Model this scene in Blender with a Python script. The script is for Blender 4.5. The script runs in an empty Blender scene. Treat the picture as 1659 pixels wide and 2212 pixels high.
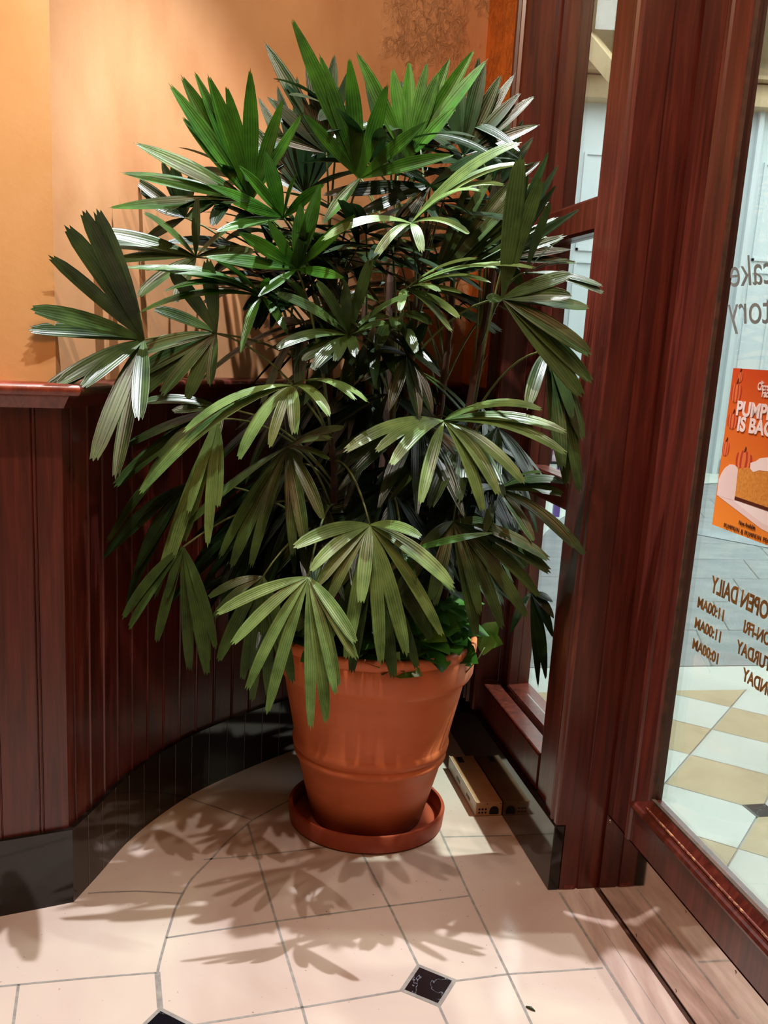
import bpy, bmesh, math, random
from mathutils import Vector, Matrix
PI = math.pi
SC = bpy.context.scene
COL = SC.collection
random.seed(7)

# ------------------------------------------------------------------ camera
FPX, PCY, PCX, CAMH = 2127.5, 1245.3, 829.5, 1.45
PITCH, ROLL = math.radians(13.306), math.radians(3.404)
cd = bpy.data.cameras.new('camera'); cam = bpy.data.objects.new('camera', cd); COL.objects.link(cam)
cp, sp, cr, sr = math.cos(PITCH), math.sin(PITCH), math.cos(ROLL), math.sin(ROLL)
# rows: camera x (right), y (down), z (forward) in world coordinates
R0 = Matrix(((1, 0, 0), (0, -sp, -cp), (0, cp, -sp)))
RR = Matrix(((cr, -sr, 0), (sr, cr, 0), (0, 0, 1))) @ R0
right, down, fwd = RR[0], RR[1], RR[2]
cam.matrix_world = Matrix(((right[0], -down[0], -fwd[0], 0), (right[1], -down[1], -fwd[1], 0), (right[2], -down[2], -fwd[2], CAMH), (0, 0, 0, 1)))
cd.sensor_fit = 'HORIZONTAL'; cd.sensor_width = 36.0; cd.lens = FPX / 1659 * 36
cd.shift_x = 0.0; cd.shift_y = (PCY - 1106) / 1659
cd.clip_start = 0.05; cd.clip_end = 100
SC.camera = cam
CAM = Vector((0, 0, CAMH))

def ray(px, py): return RR.transposed() @ Vector(((px - PCX) / FPX, (py - PCY) / FPX, 1))
def at(px, py, Y): d = ray(px, py); return CAM + d * (Y / d.y)
def fl(px, py, z=0.0): d = ray(px, py); return CAM + d * ((z - CAMH) / d.z)
def proj(P): q = RR @ (Vector(P) - CAM); return (PCX + FPX * q.x / q.z, PCY + FPX * q.y / q.z)

# ------------------------------------------------------------------ world, lights, exposure
w = bpy.data.worlds.new('world'); SC.world = w; w.use_nodes = True
w.node_tree.nodes['Background'].inputs[0].default_value = (1.0, 0.50, 0.24, 1)
w.node_tree.nodes['Background'].inputs[1].default_value = 0.13
vs = SC.view_settings; vs.view_transform = 'Standard'; vs.look = 'None'; vs.gamma = 1; vs.use_curve_mapping = False; vs.exposure = 0.0

def look(o, tgt): o.rotation_euler = (Vector(tgt) - o.location).to_track_quat('-Z', 'Y').to_euler()
def spot(name, loc, tgt, power, col, angle, blend=0.4, rad=0.03):
    l = bpy.data.lights.new(name, 'SPOT'); l.energy = power; l.color = col; l.spot_size = math.radians(angle)
    l.spot_blend = blend; l.shadow_soft_size = rad
    o = bpy.data.objects.new(name, l); COL.objects.link(o); o.location = loc; look(o, tgt); return o
def area(name, loc, tgt, power, col, sx, sy):
    l = bpy.data.lights.new(name, 'AREA'); l.energy = power; l.color = col; l.shape = 'RECTANGLE'; l.size = sx; l.size_y = sy
    o = bpy.data.objects.new(name, l); COL.objects.link(o); o.location = loc; look(o, tgt); return o
spot('downlight_key', (-0.22, 2.56, 3.40), (-0.10, 2.60, 0), 430, (0.92, 0.95, 1.0), 60, 0.6, 0.014)
spot('downlight_left', (-0.55, 1.35, 3.35), (-0.60, 2.5, 1.2), 56, (1.0, 0.84, 0.66), 95, 0.7, 0.05)
spot('wall_fill_spot', (-0.15, 1.75, 3.35), (0.20, 3.7, 2.15), 105, (1.0, 0.82, 0.64), 58, 0.8, 0.03)  # added fill spot, brightens the niche plaster at upper right
spot('mall_lamp', (2.3, 2.45, 4.3), (0.0, 1.85, 0.0), 700, (0.92, 1.0, 0.93), 26, 0.25, 0.06)
spot('mall_lamp', (1.95, 3.10, 4.3), (0.18, 3.05, 0.0), 2600, (0.90, 1.0, 0.92), 13, 0.25, 0.05)
area('mall_ceiling_light', (4.0, 8.0, 5.1), (4.0, 8.0, 0), 1150, (0.90, 0.98, 1.0), 7, 9)
area('room_fill_light', (-0.1, 0.3, 3.3), (0.0, 2.5, 0.8), 26, (1.0, 0.48, 0.22), 1.2, 0.8)  # added warm fill above the camera, turns the shaded parts orange
spot('downlight_front', (-0.12, 1.55, 3.40), (-0.05, 2.45, 0.4), 115, (1.0, 0.86, 0.76), 84, 0.6, 0.02)

# ------------------------------------------------------------------ materials
def nmat(name):
    m = bpy.data.materials.new(name); m.use_nodes = True; nt = m.node_tree
    b = nt.nodes['Principled BSDF']; return m, nt, b
def N(nt, t, **k):
    n = nt.nodes.new(t)
    for a, v in k.items():
        if a.startswith('i_'): n.inputs[a[2:].replace('_', ' ')].default_value = v
        else: setattr(n, a, v)
    return n
def lin(c): return tuple(((x / 255) / 12.92 if x / 255 <= 0.04045 else ((x / 255 + 0.055) / 1.055) ** 2.4) for x in c) + (1,)
def ramp(nt, fac, stops):
    r = N(nt, 'ShaderNodeValToRGB'); nt.links.new(fac, r.inputs[0])
    while len(r.color_ramp.elements) < len(stops): r.color_ramp.elements.new(0.5)
    for e, (p, c) in zip(r.color_ramp.elements, stops): e.position = p; e.color = c
    return r
def coords(nt, scale=(1, 1, 1), kind='Object'):
    tc = N(nt, 'ShaderNodeTexCoord'); mp = N(nt, 'ShaderNodeMapping'); mp.inputs['Scale'].default_value = scale
    nt.links.new(tc.outputs[kind], mp.inputs[0]); return mp.outputs[0]
def noise(nt, vec, scale, detail=4, rough=0.55, dist=0.0):
    n = N(nt, 'ShaderNodeTexNoise'); n.inputs['Scale'].default_value = scale; n.inputs['Detail'].default_value = detail
    n.inputs['Roughness'].default_value = rough; n.inputs['Distortion'].default_value = dist
    nt.links.new(vec, n.inputs['Vector']); return n.outputs['Fac']
def bump(nt, b, h, strength=0.3, dist=0.01):
    n = N(nt, 'ShaderNodeBump'); n.inputs['Strength'].default_value = strength; n.inputs['Distance'].default_value = dist
    nt.links.new(h, n.inputs['Height']); nt.links.new(n.outputs[0], b.inputs['Normal']); return n
def mat_noise(name, c1, c2, scale=5, rough=0.5, sc=(1, 1, 1), bs=0.0, coat=0.0, spec=0.5, detail=4, p=(0.35, 0.65)):
    m, nt, b = nmat(name); v = coords(nt, sc); f = noise(nt, v, scale, detail)
    r = ramp(nt, f, [(p[0], lin(c1)), (p[1], lin(c2))]); nt.links.new(r.outputs[0], b.inputs['Base Color'])
    b.inputs['Roughness'].default_value = rough; b.inputs['Coat Weight'].default_value = coat; b.inputs['Coat Roughness'].default_value = 0.15
    b.inputs['Specular IOR Level'].default_value = spec
    if bs: bump(nt, b, f, bs, 0.004)
    return m

def wood(name, c1, c2, c3):
    m, nt, b = nmat(name); v = coords(nt, (9, 9, 0.55))
    f = noise(nt, v, 5.0, 7, 0.6, 0.6); g = noise(nt, coords(nt, (60, 60, 1.6)), 4.0, 4, 0.6)
    r = ramp(nt, f, [(0.30, lin(c1)), (0.5, lin(c2)), (0.72, lin(c3))])
    mx = N(nt, 'ShaderNodeMix', data_type='RGBA', blend_type='MULTIPLY'); mx.inputs[0].default_value = 0.35
    r2 = ramp(nt, g, [(0.35, (0.5, 0.45, 0.4, 1)), (0.6, (1, 1, 1, 1))])
    nt.links.new(r.outputs[0], mx.inputs[6]); nt.links.new(r2.outputs[0], mx.inputs[7]); nt.links.new(mx.outputs[2], b.inputs['Base Color'])
    b.inputs['Roughness'].default_value = 0.36; b.inputs['Coat Weight'].default_value = 0.35; b.inputs['Coat Roughness'].default_value = 0.22
    return m
M = {}
M['wood'] = wood('mahogany', (52, 17, 12), (80, 29, 21), (104, 43, 31))
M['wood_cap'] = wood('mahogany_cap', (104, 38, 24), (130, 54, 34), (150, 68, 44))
M['worn'] = mat_noise('worn_varnish_edge', (104, 38, 24), (196, 140, 96), 60, 0.5, (1, 1, 1), 0, 0.2, p=(0.52, 0.66))
def plaster(name, c1, c2, c3, rough_bump=True, x0=-0.14):
    m, nt, b = nmat(name); v = coords(nt)
    f = noise(nt, coords(nt, (1, 1, 0.7)), 2.2, 5, 0.55, 0.4)
    r = ramp(nt, f, [(0.30, lin(c1)), (0.5, lin(c2)), (0.70, lin(c3))])
    nt.links.new(r.outputs[0], b.inputs['Base Color']); b.inputs['Roughness'].default_value = 0.62
    b.inputs['Specular IOR Level'].default_value = 0.3
    fine = noise(nt, v, 60, 3)
    if rough_bump:
        n1 = noise(nt, v, 30, 7, 0.66, 0.7)
        cr_ = ramp(nt, n1, [(0.40, (0, 0, 0, 1)), (0.52, (1, 1, 1, 1)), (0.6, (0.75, 0.75, 0.75, 1))])
        n2 = noise(nt, v, 5.5, 3); 
        msk = ramp(nt, n2, [(0.42, (0, 0, 0, 1)), (0.54, (1, 1, 1, 1))])
        sx = N(nt, 'ShaderNodeSeparateXYZ'); nt.links.new(v, sx.inputs[0])
        n3 = noise(nt, v, 1.6, 2)
        ad = N(nt, 'ShaderNodeMath', operation='MULTIPLY_ADD'); nt.links.new(n3, ad.inputs[0]); ad.inputs[1].default_value = 0.3; nt.links.new(sx.outputs['X'], ad.inputs[2])
        st = N(nt, 'ShaderNodeMapRange'); nt.links.new(ad.outputs[0], st.inputs[0]); st.inputs[1].default_value = x0 + 0.13; st.inputs[2].default_value = x0 + 0.19
        m1 = N(nt, 'ShaderNodeMath', operation='MULTIPLY'); nt.links.new(cr_.outputs[0], m1.inputs[0]); nt.links.new(msk.outputs[0], m1.inputs[1])
        m2 = N(nt, 'ShaderNodeMath', operation='MULTIPLY'); nt.links.new(m1.outputs[0], m2.inputs[0]); nt.links.new(st.outputs[0], m2.inputs[1])
        m3 = N(nt, 'ShaderNodeMath', operation='MULTIPLY_ADD'); nt.links.new(fine, m3.inputs[0]); m3.inputs[1].default_value = 0.06; nt.links.new(m2.outputs[0], m3.inputs[2])
        bump(nt, b, m3.outputs[0], 0.8, 0.007)
    else: bump(nt, b, fine, 0.08, 0.003)
    return m
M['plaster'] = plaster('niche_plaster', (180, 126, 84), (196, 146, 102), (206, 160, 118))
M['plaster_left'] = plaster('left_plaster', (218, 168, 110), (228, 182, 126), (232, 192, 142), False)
M['plaster_orange'] = plaster('orange_plaster', (196, 104, 34), (210, 118, 44), (220, 132, 56), True, -3)
M['black'] = mat_noise('black_granite', (16, 14, 13), (28, 25, 23), 30, 0.07, spec=0.5)
M['grout'] = mat_noise('grout', (128, 122, 118), (150, 144, 138), 40, 0.8)
M['dark_joint'] = mat_noise('dark_joint', (46, 24, 12), (80, 46, 26), 30, 0.7)
def marble(name, c1, c2, c3, scale=1.4, speck=True, rough=0.14):
    m, nt, b = nmat(name); v = coords(nt); f = noise(nt, v, scale, 4, 0.5, 0.8)
    r = ramp(nt, f, [(0.32, lin(c1)), (0.5, lin(c2)), (0.68, lin(c3))]); out = r.outputs[0]
    if speck:
        s = noise(nt, v, 75, 2, 0.5); sr_ = ramp(nt, s, [(0.23, (0.62, 0.52, 0.45, 1)), (0.285, (1, 1, 1, 1))])
        mx = N(nt, 'ShaderNodeMix', data_type='RGBA', blend_type='MULTIPLY'); mx.inputs[0].default_value = 1
        nt.links.new(out, mx.inputs[6]); nt.links.new(sr_.outputs[0], mx.inputs[7]); out = mx.outputs[2]
    nt.links.new(out, b.inputs['Base Color']); b.inputs['Roughness'].default_value = rough; b.inputs['Specular IOR Level'].default_value = 0.45
    return m
M['tile'] = marble('cream_marble', (182, 158, 148), (198, 180, 170), (208, 196, 182))
M['tile_white'] = marble('mall_white_tile', (214, 222, 214), (222, 230, 222), (228, 234, 228), 2, False, 0.3)
M['tile_beige'] = marble('mall_beige_tile', (192, 172, 128), (204, 184, 140), (210, 192, 150), 6, True, 0.3)
M['slate'] = mat_noise('mall_grey_stone', (136, 142, 144), (160, 164, 164), 3, 0.3, (1, 2.5, 1))
M['threshold'] = mat_noise('threshold_stone', (176, 150, 140), (206, 186, 176), 3, 0.22, (6, 0.8, 1))
def veined():
    m, nt, b = nmat('veined_black_marble'); v = coords(nt); f = noise(nt, v, 7, 5, 0.6, 0.9)
    r = ramp(nt, f, [(0.0, lin((16, 15, 20))), (0.493, lin((18, 17, 22))), (0.5, lin((120, 125, 135))), (0.507, lin((18, 17, 22)))])
    nt.links.new(r.outputs[0], b.inputs['Base Color']); b.inputs['Roughness'].default_value = 0.15; return m
M['diamond'] = veined()
def terracotta(name, c1, c2, c3, dark_low=False):
    m, nt, b = nmat(name); v = coords(nt, (1, 1, 2)); f = noise(nt, v, 4, 6, 0.6)
    r = ramp(nt, f, [(0.3, lin(c1)), (0.5, lin(c2)), (0.72, lin(c3))]); out = r.outputs[0]
    if dark_low:  # colour darkens towards the foot of the pot
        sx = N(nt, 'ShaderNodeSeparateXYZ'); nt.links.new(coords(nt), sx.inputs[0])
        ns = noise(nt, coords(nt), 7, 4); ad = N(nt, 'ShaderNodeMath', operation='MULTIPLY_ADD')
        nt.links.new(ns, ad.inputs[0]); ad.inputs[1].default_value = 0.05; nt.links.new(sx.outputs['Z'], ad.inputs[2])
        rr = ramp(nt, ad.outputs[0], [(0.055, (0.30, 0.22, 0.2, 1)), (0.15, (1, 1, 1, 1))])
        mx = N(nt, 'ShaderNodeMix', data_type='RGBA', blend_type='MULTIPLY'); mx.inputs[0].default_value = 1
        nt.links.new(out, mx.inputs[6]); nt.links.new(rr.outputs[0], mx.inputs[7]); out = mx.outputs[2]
    nt.links.new(out, b.inputs['Base Color']); b.inputs['Roughness'].default_value = 0.48; b.inputs['Specular IOR Level'].default_value = 0.35
    return m
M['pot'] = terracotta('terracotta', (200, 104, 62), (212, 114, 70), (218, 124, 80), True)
M['saucer'] = terracotta('saucer_clay', (138, 58, 38), (156, 70, 46), (168, 82, 54))
M['soil'] = mat_noise('soil', (18, 12, 8), (48, 34, 24), 40, 0.95, bs=0.5)
def leafmat(name, c1, c2, tip, stripes=6, rough=0.34, trans=0.12):
    m, nt, b = nmat(name); tc = N(nt, 'ShaderNodeTexCoord'); sx = N(nt, 'ShaderNodeSeparateXYZ'); nt.links.new(tc.outputs['UV'], sx.inputs[0])
    wv = N(nt, 'ShaderNodeMath', operation='MULTIPLY'); nt.links.new(sx.outputs['X'], wv.inputs[0]); wv.inputs[1].default_value = stripes * 2 * PI
    sn = N(nt, 'ShaderNodeMath', operation='SINE'); nt.links.new(wv.outputs[0], sn.inputs[0])
    mr = N(nt, 'ShaderNodeMapRange'); nt.links.new(sn.outputs[0], mr.inputs[0]); mr.inputs[1].default_value = -1
    nz = noise(nt, coords(nt, (1, 1, 1)), 14, 4); ad = N(nt, 'ShaderNodeMath', operation='MULTIPLY_ADD')
    nt.links.new(mr.outputs[0], ad.inputs[0]); ad.inputs[1].default_value = 0.16; nt.links.new(nz, ad.inputs[2])
    r = ramp(nt, ad.outputs[0], [(0.38, lin(c1)), (0.76, lin(c2))])
    tn = noise(nt, coords(nt), 30, 2); ta = N(nt, 'ShaderNodeMath', operation='MULTIPLY_ADD'); nt.links.new(tn, ta.inputs[0]); ta.inputs[1].default_value = 0.13; nt.links.new(sx.outputs['Y'], ta.inputs[2])
    tr = ramp(nt, ta.outputs[0], [(1.015, (0, 0, 0, 1)), (1.065, (1, 1, 1, 1))])
    mx = N(nt, 'ShaderNodeMix', data_type='RGBA'); nt.links.new(tr.outputs[0], mx.inputs[0]); nt.links.new(r.outputs[0], mx.inputs[6]); mx.inputs[7].default_value = lin(tip)
    nt.links.new(mx.outputs[2], b.inputs['Base Color']); b.inputs['Roughness'].default_value = rough; b.inputs['Specular IOR Level'].default_value = 0.4
    bump(nt, b, mr.outputs[0], 0.25, 0.001)
    tb = N(nt, 'ShaderNodeBsdfTranslucent'); nt.links.new(mx.outputs[2], tb.inputs[0]); ms = N(nt, 'ShaderNodeMixShader'); ms.inputs[0].default_value = trans
    out = nt.nodes['Material Output']; nt.links.new(b.outputs[0], ms.inputs[1]); nt.links.new(tb.outputs[0], ms.inputs[2]); nt.links.new(ms.outputs[0], out.inputs['Surface'])
    return m
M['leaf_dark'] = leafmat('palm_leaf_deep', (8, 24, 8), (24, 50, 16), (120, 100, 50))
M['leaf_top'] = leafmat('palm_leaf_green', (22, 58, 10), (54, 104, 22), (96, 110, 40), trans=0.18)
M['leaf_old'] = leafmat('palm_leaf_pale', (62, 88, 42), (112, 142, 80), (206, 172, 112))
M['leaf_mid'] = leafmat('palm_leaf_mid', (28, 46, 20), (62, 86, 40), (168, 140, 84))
M['petiole'] = mat_noise('petiole', (58, 74, 30), (96, 108, 54), 8, 0.45)
M['cane'] = mat_noise('fibrous_cane', (44, 26, 16), (96, 62, 38), 22, 0.85, (1, 1, 0.25), 0.6)
M['pothos'] = leafmat('pothos_leaf', (36, 78, 22), (78, 132, 44), (90, 140, 50), 1, 0.32, 0.15)
M['pothos_light'] = leafmat('pothos_leaf_light', (70, 112, 34), (116, 150, 56), (130, 160, 60), 1, 0.32, 0.2)
def metal(name, c, rough): 
    m, nt, b = nmat(name); b.inputs['Metallic'].default_value = 1
    f = noise(nt, coords(nt, (1, 1, 6)), 12, 3); r = ramp(nt, f, [(0.3, lin(tuple(x * 0.88 for x in c))), (0.7, lin(c))]); nt.links.new(r.outputs[0], b.inputs['Base Color'])
    b.inputs['Roughness'].default_value = rough; return m
M['kick'] = metal('polished_kick_plate', (214, 200, 190), 0.06)
M['box'] = mat_noise('painted_box_metal', (158, 118, 84), (178, 138, 104), 9, 0.42)
M['box_light'] = mat_noise('galvanised_side', (196, 186, 170), (214, 206, 190), 14, 0.4)
M['hole'] = mat_noise('dark_hole', (10, 8, 6), (18, 14, 12), 5, 0.9)
M['white_wall'] = mat_noise('mall_white_paint', (206, 216, 220), (214, 222, 226), 1.0, 0.5)
M['cream'] = mat_noise('mall_cream_paint', (222, 212, 186), (230, 222, 198), 0.8, 0.7)
M['tan'] = mat_noise('mall_tan_trim', (176, 152, 116), (196, 172, 136), 2, 0.6)
M['gold_text'] = mat_noise('brown_gilt_lettering', (92, 60, 24), (128, 88, 40), 30, 0.5)
M['etched'] = mat_noise('grey_etched_lettering', (112, 122, 126), (136, 146, 150), 12, 0.5)
def flat(name, c, rough=0.55): return mat_noise(name, tuple(max(0, x - 5) for x in c), c, 12, rough)
M['p_orange'] = None
def poster_orange():
    m, nt, b = nmat('poster_orange'); sx = N(nt, 'ShaderNodeSeparateXYZ'); nt.links.new(coords(nt), sx.inputs[0])
    r = ramp(nt, sx.outputs['Z'], [(0.0, lin((236, 140, 52))), (1.0, lin((206, 78, 36)))])
    mr = N(nt, 'ShaderNodeMapRange'); nt.links.new(sx.outputs['Z'], mr.inputs[0]); mr.inputs[1].default_value = 1.1; mr.inputs[2].default_value = 1.44
    nt.links.new(mr.outputs[0], r.inputs[0]); nt.links.new(r.outputs[0], b.inputs['Base Color']); b.inputs['Roughness'].default_value = 0.4; return m
M['p_orange'] = poster_orange()
M['p_white'] = flat('poster_white', (240, 226, 226)); M['p_pumpkin'] = flat('poster_pumpkin', (222, 120, 62)); M['p_red'] = flat('poster_pumpkin_red', (186, 62, 42))  # every other rib of the printed pumpkins is red
M['p_cake'] = mat_noise('poster_cake', (196, 122, 46), (216, 148, 66), 160, 0.6); M['p_crust'] = flat('poster_crust', (84, 34, 16)); M['p_cream'] = flat('poster_cream', (232, 208, 204)); M['p_text'] = flat('poster_small_print', (70, 34, 14))
M['purple'] = flat('purple_panel', (120, 92, 176)); M['pink'] = mat_noise('pink_pattern', (190, 60, 120), (240, 220, 235), 14, 0.5, p=(0.45, 0.55))
def glass():
    m = bpy.data.materials.new('clear_glass'); m.use_nodes = True; nt = m.node_tree; nt.nodes.remove(nt.nodes['Principled BSDF'])
    t = N(nt, 'ShaderNodeBsdfTransparent'); t.inputs[0].default_value = (0.93, 0.97, 0.95, 1); g = N(nt, 'ShaderNodeBsdfGlossy'); g.inputs['Roughness'].default_value = 0.01
    fr = N(nt, 'ShaderNodeFresnel'); fr.inputs[0].default_value = 1.45; ms = N(nt, 'ShaderNodeMixShader')
    ml = N(nt, 'ShaderNodeMath', operation='MULTIPLY'); ml.inputs[1].default_value = 0.5; nt.links.new(fr.outputs[0], ml.inputs[0]); nt.links.new(ml.outputs[0], ms.inputs[0])
    nt.links.new(t.outputs[0], ms.inputs[1]); nt.links.new(g.outputs[0], ms.inputs[2]); nt.links.new(ms.outputs[0], nt.nodes['Material Output'].inputs[0]); return m
M['glass'] = glass()

# ------------------------------------------------------------------ mesh helpers
def obj(name, verts, faces, mats, parent=None, midx=None, smooth=False, uvs=None, angle=None):
    me = bpy.data.meshes.new(name); me.from_pydata([tuple(v) for v in verts], [], faces)
    for m in (mats if isinstance(mats, (list, tuple)) else [mats]): me.materials.append(m)
    if midx: 
        for p, i in zip(me.polygons, midx): p.material_index = i
    if uvs:
        uv = me.uv_layers.new(name='UVMap')
        for l in me.loops: uv.data[l.index].uv = uvs[l.vertex_index]
    me.validate(); me.update()
    if smooth:
        for p in me.polygons: p.use_smooth = True
    o = bpy.data.objects.new(name, me); COL.objects.link(o)
    if parent: o.parent = parent; o.matrix_parent_inverse = parent.matrix_world.inverted() if False else Matrix.Translation(-parent.location)
    if angle: 
        md = o.modifiers.new('bev', 'BEVEL'); md.width = angle; md.segments = 2; md.limit_method = 'ANGLE'
    return o
class MB:
    def __init__(s): s.v = []; s.f = []; s.m = []; s.uv = []
    def add(s, vs, fs, mi=0, uvs=None):
        b = len(s.v); s.v += [Vector(v) for v in vs]; s.f += [tuple(i + b for i in f) for f in fs]; s.m += [mi] * len(fs)
        s.uv += (uvs if uvs else [(0, 0)] * len(vs))
    def box(s, a, b, mi=0):
        x0, y0, z0 = a; x1, y1, z1 = b
        s.add([(x0, y0, z0), (x1, y0, z0), (x1, y1, z0), (x0, y1, z0), (x0, y0, z1), (x1, y0, z1), (x1, y1, z1), (x0, y1, z1)],
              [(0, 3, 2, 1), (4, 5, 6, 7), (0, 1, 5, 4), (1, 2, 6, 5), (2, 3, 7, 6), (3, 0, 4, 7)], mi)
    def fbox(s, F, a, b, mi=0):   # box in a frame function F(a, b, c) -> world
        n = len(s.v); s.box(a, b, mi)
        for i in range(n, len(s.v)): s.v[i] = F(*s.v[i])
    def tube(s, pts, radii, seg=8, mi=0, cap=True):
        pts = [Vector(p) for p in pts]; n = len(pts); rings = []
        up = Vector((0.3, 0.2, 1)).normalized()
        for i, p in enumerate(pts):
            t = (pts[min(i + 1, n - 1)] - pts[max(i - 1, 0)]).normalized(); a = t.cross(up)
            if a.length < 1e-3: a = t.cross(Vector((1, 0, 0)))
            a.normalize(); b = t.cross(a); r = radii[i] if isinstance(radii, (list, tuple)) else radii
            rings.append([p + (a * math.cos(2 * PI * k / seg) + b * math.sin(2 * PI * k / seg)) * r for k in range(seg)])
        vs = [v for r in rings for v in r]; fs = [(i * seg + k, i * seg + (k + 1) % seg, (i + 1) * seg + (k + 1) % seg, (i + 1) * seg + k) for i in range(n - 1) for k in range(seg)]
        if cap: fs += [tuple(range(seg))[::-1], tuple((n - 1) * seg + k for k in range(seg))]
        s.add(vs, fs, mi)
    def lathe(s, prof, c, seg=64, mi=0):
        n = len(prof); vs = [(c[0] + r * math.cos(2 * PI * k / seg), c[1] + r * math.sin(2 * PI * k / seg), c[2] + z) for r, z in prof for k in range(seg)]
        fs = [(i * seg + k, i * seg + (k + 1) % seg, (i + 1) * seg + (k + 1) % seg, (i + 1) * seg + k) for i in range(n - 1) for k in range(seg)]
        s.add(vs, fs, mi)
    def extrude_z(s, plan, z0, z1, mi=0, close=False):    # plan: list of (x, y)
        n = len(plan); vs = [(x, y, z0) for x, y in plan] + [(x, y, z1) for x, y in plan]
        m = n if close else n - 1
        s.add(vs, [(i, (i + 1) % n, n + (i + 1) % n, n + i) for i in range(m)], mi)
        if close: s.add(vs, [tuple(range(n))[::-1], tuple(range(n, 2 * n))], mi)
    def build(s, name, mats, parent=None, smooth=False, bevel=None, uv=False):
        return obj(name, s.v, s.f, mats, parent, s.m, smooth, s.uv if uv else None, bevel)
def struct(o): o['kind'] = 'structure'; return o
def tag(o, label, cat, group=None, kind=None):
    o['label'] = label; o['category'] = cat
    if group: o['group'] = group
    if kind: o['kind'] = kind
    return o
def empty(name, loc=(0, 0, 0)):
    o = bpy.data.objects.new(name, None); COL.objects.link(o); o.location = loc; o.empty_display_size = 0.1; return o
def auto_smooth(o, deg=35):
    for p in o.data.polygons: p.use_smooth = True
    try: o.data.set_sharp_from_angle(angle=math.radians(deg))
    except Exception: pass
    return o

# ------------------------------------------------------------------ frames of reference
DW = Vector((math.sin(math.radians(-10.867)), math.cos(math.radians(-10.867)), 0))   # along the window wall, away
NW = Vector((-DW.y, DW.x, 0))                                                           # from the window wall into the room
OW = Vector((0.506, 2.468, 0))
def FW(u, o, z): return OW + DW * u + NW * o + Vector((0, 0, z))
DOFF = -0.145
def dpx(px, py, off=DOFF):   # pixel -> (u, z) on the door plane
    d = ray(px, py); t = (OW + NW * off - CAM).dot(NW) / d.dot(NW); P = CAM + d * t - OW; return P.dot(DW), P.z
DL = Vector((math.sin(math.radians(62.5)), math.cos(math.radians(62.5)), 0))
CB = Vector((-0.751, 2.273, 0))
CEIL = 3.7

# niche curve (front of the baseboard)
ctrl = [(-0.751, 2.273), (-0.727, 2.41), (-0.698, 2.59), (-0.648, 2.756), (-0.572, 2.93), (-0.468, 3.09), (-0.33, 3.27), (-0.16, 3.46), (0.04, 3.66), (0.245, 3.855), (0.31, 3.915)]
def catmull(P, k=8):
    P = [Vector((x, y, 0)) for x, y in P]; P = [2 * P[0] - P[1]] + P + [2 * P[-1] - P[-2]]; out = []
    for i in range(1, len(P) - 2):
        for j in range(k):
            t = j / k; a, b, c, d = P[i - 1:i + 3]
            out.append(0.5 * (2 * b + (c - a) * t + (2 * a - 5 * b + 4 * c - d) * t * t + (3 * b - a - 3 * c + d) * t ** 3))
    out.append(P[-2]); return out
def resample(P, step):
    L = [0]
    for a, b in zip(P, P[1:]): L.append(L[-1] + (b - a).length)
    n = max(1, round(L[-1] / step)); out = []; j = 0
    for i in range(n + 1):
        s = L[-1] * i / n
        while j < len(L) - 2 and L[j + 1] < s: j += 1
        f = (s - L[j]) / (L[j + 1] - L[j]); out.append(P[j].lerp(P[j + 1], min(1, f)))
    return out, L[-1]
niche = catmull(ctrl)
def offset(P, d, first=None):  # shift a polyline to its outer (wall) side by d
    out = []
    for i, p in enumerate(P):
        t = (P[min(i + 1, len(P) - 1)] - P[max(i - 1, 0)]).normalized()
        out.append(p + Vector((-t.y, t.x, 0)) * d)
    return out
Lend = CB - DL * 1.4
def corner_pt(d):  # point of the corner between the left wall and the niche, offset d into the wall
    nl = Vector((-DL.y, DL.x, 0)); tn = (niche[1] - niche[0]).normalized(); nn = Vector((-tn.y, tn.x, 0))
    # intersection of the two offset lines
    A = CB + nl * d; Bp = CB + nn * d
    den = DL.x * tn.y - DL.y * tn.x
    k = ((Bp.x - A.x) * tn.y - (Bp.y - A.y) * tn.x) / den
    return A + DL * k
def off_niche(d):
    P = offset(niche, d); P[0] = corner_pt(d); return P

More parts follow.
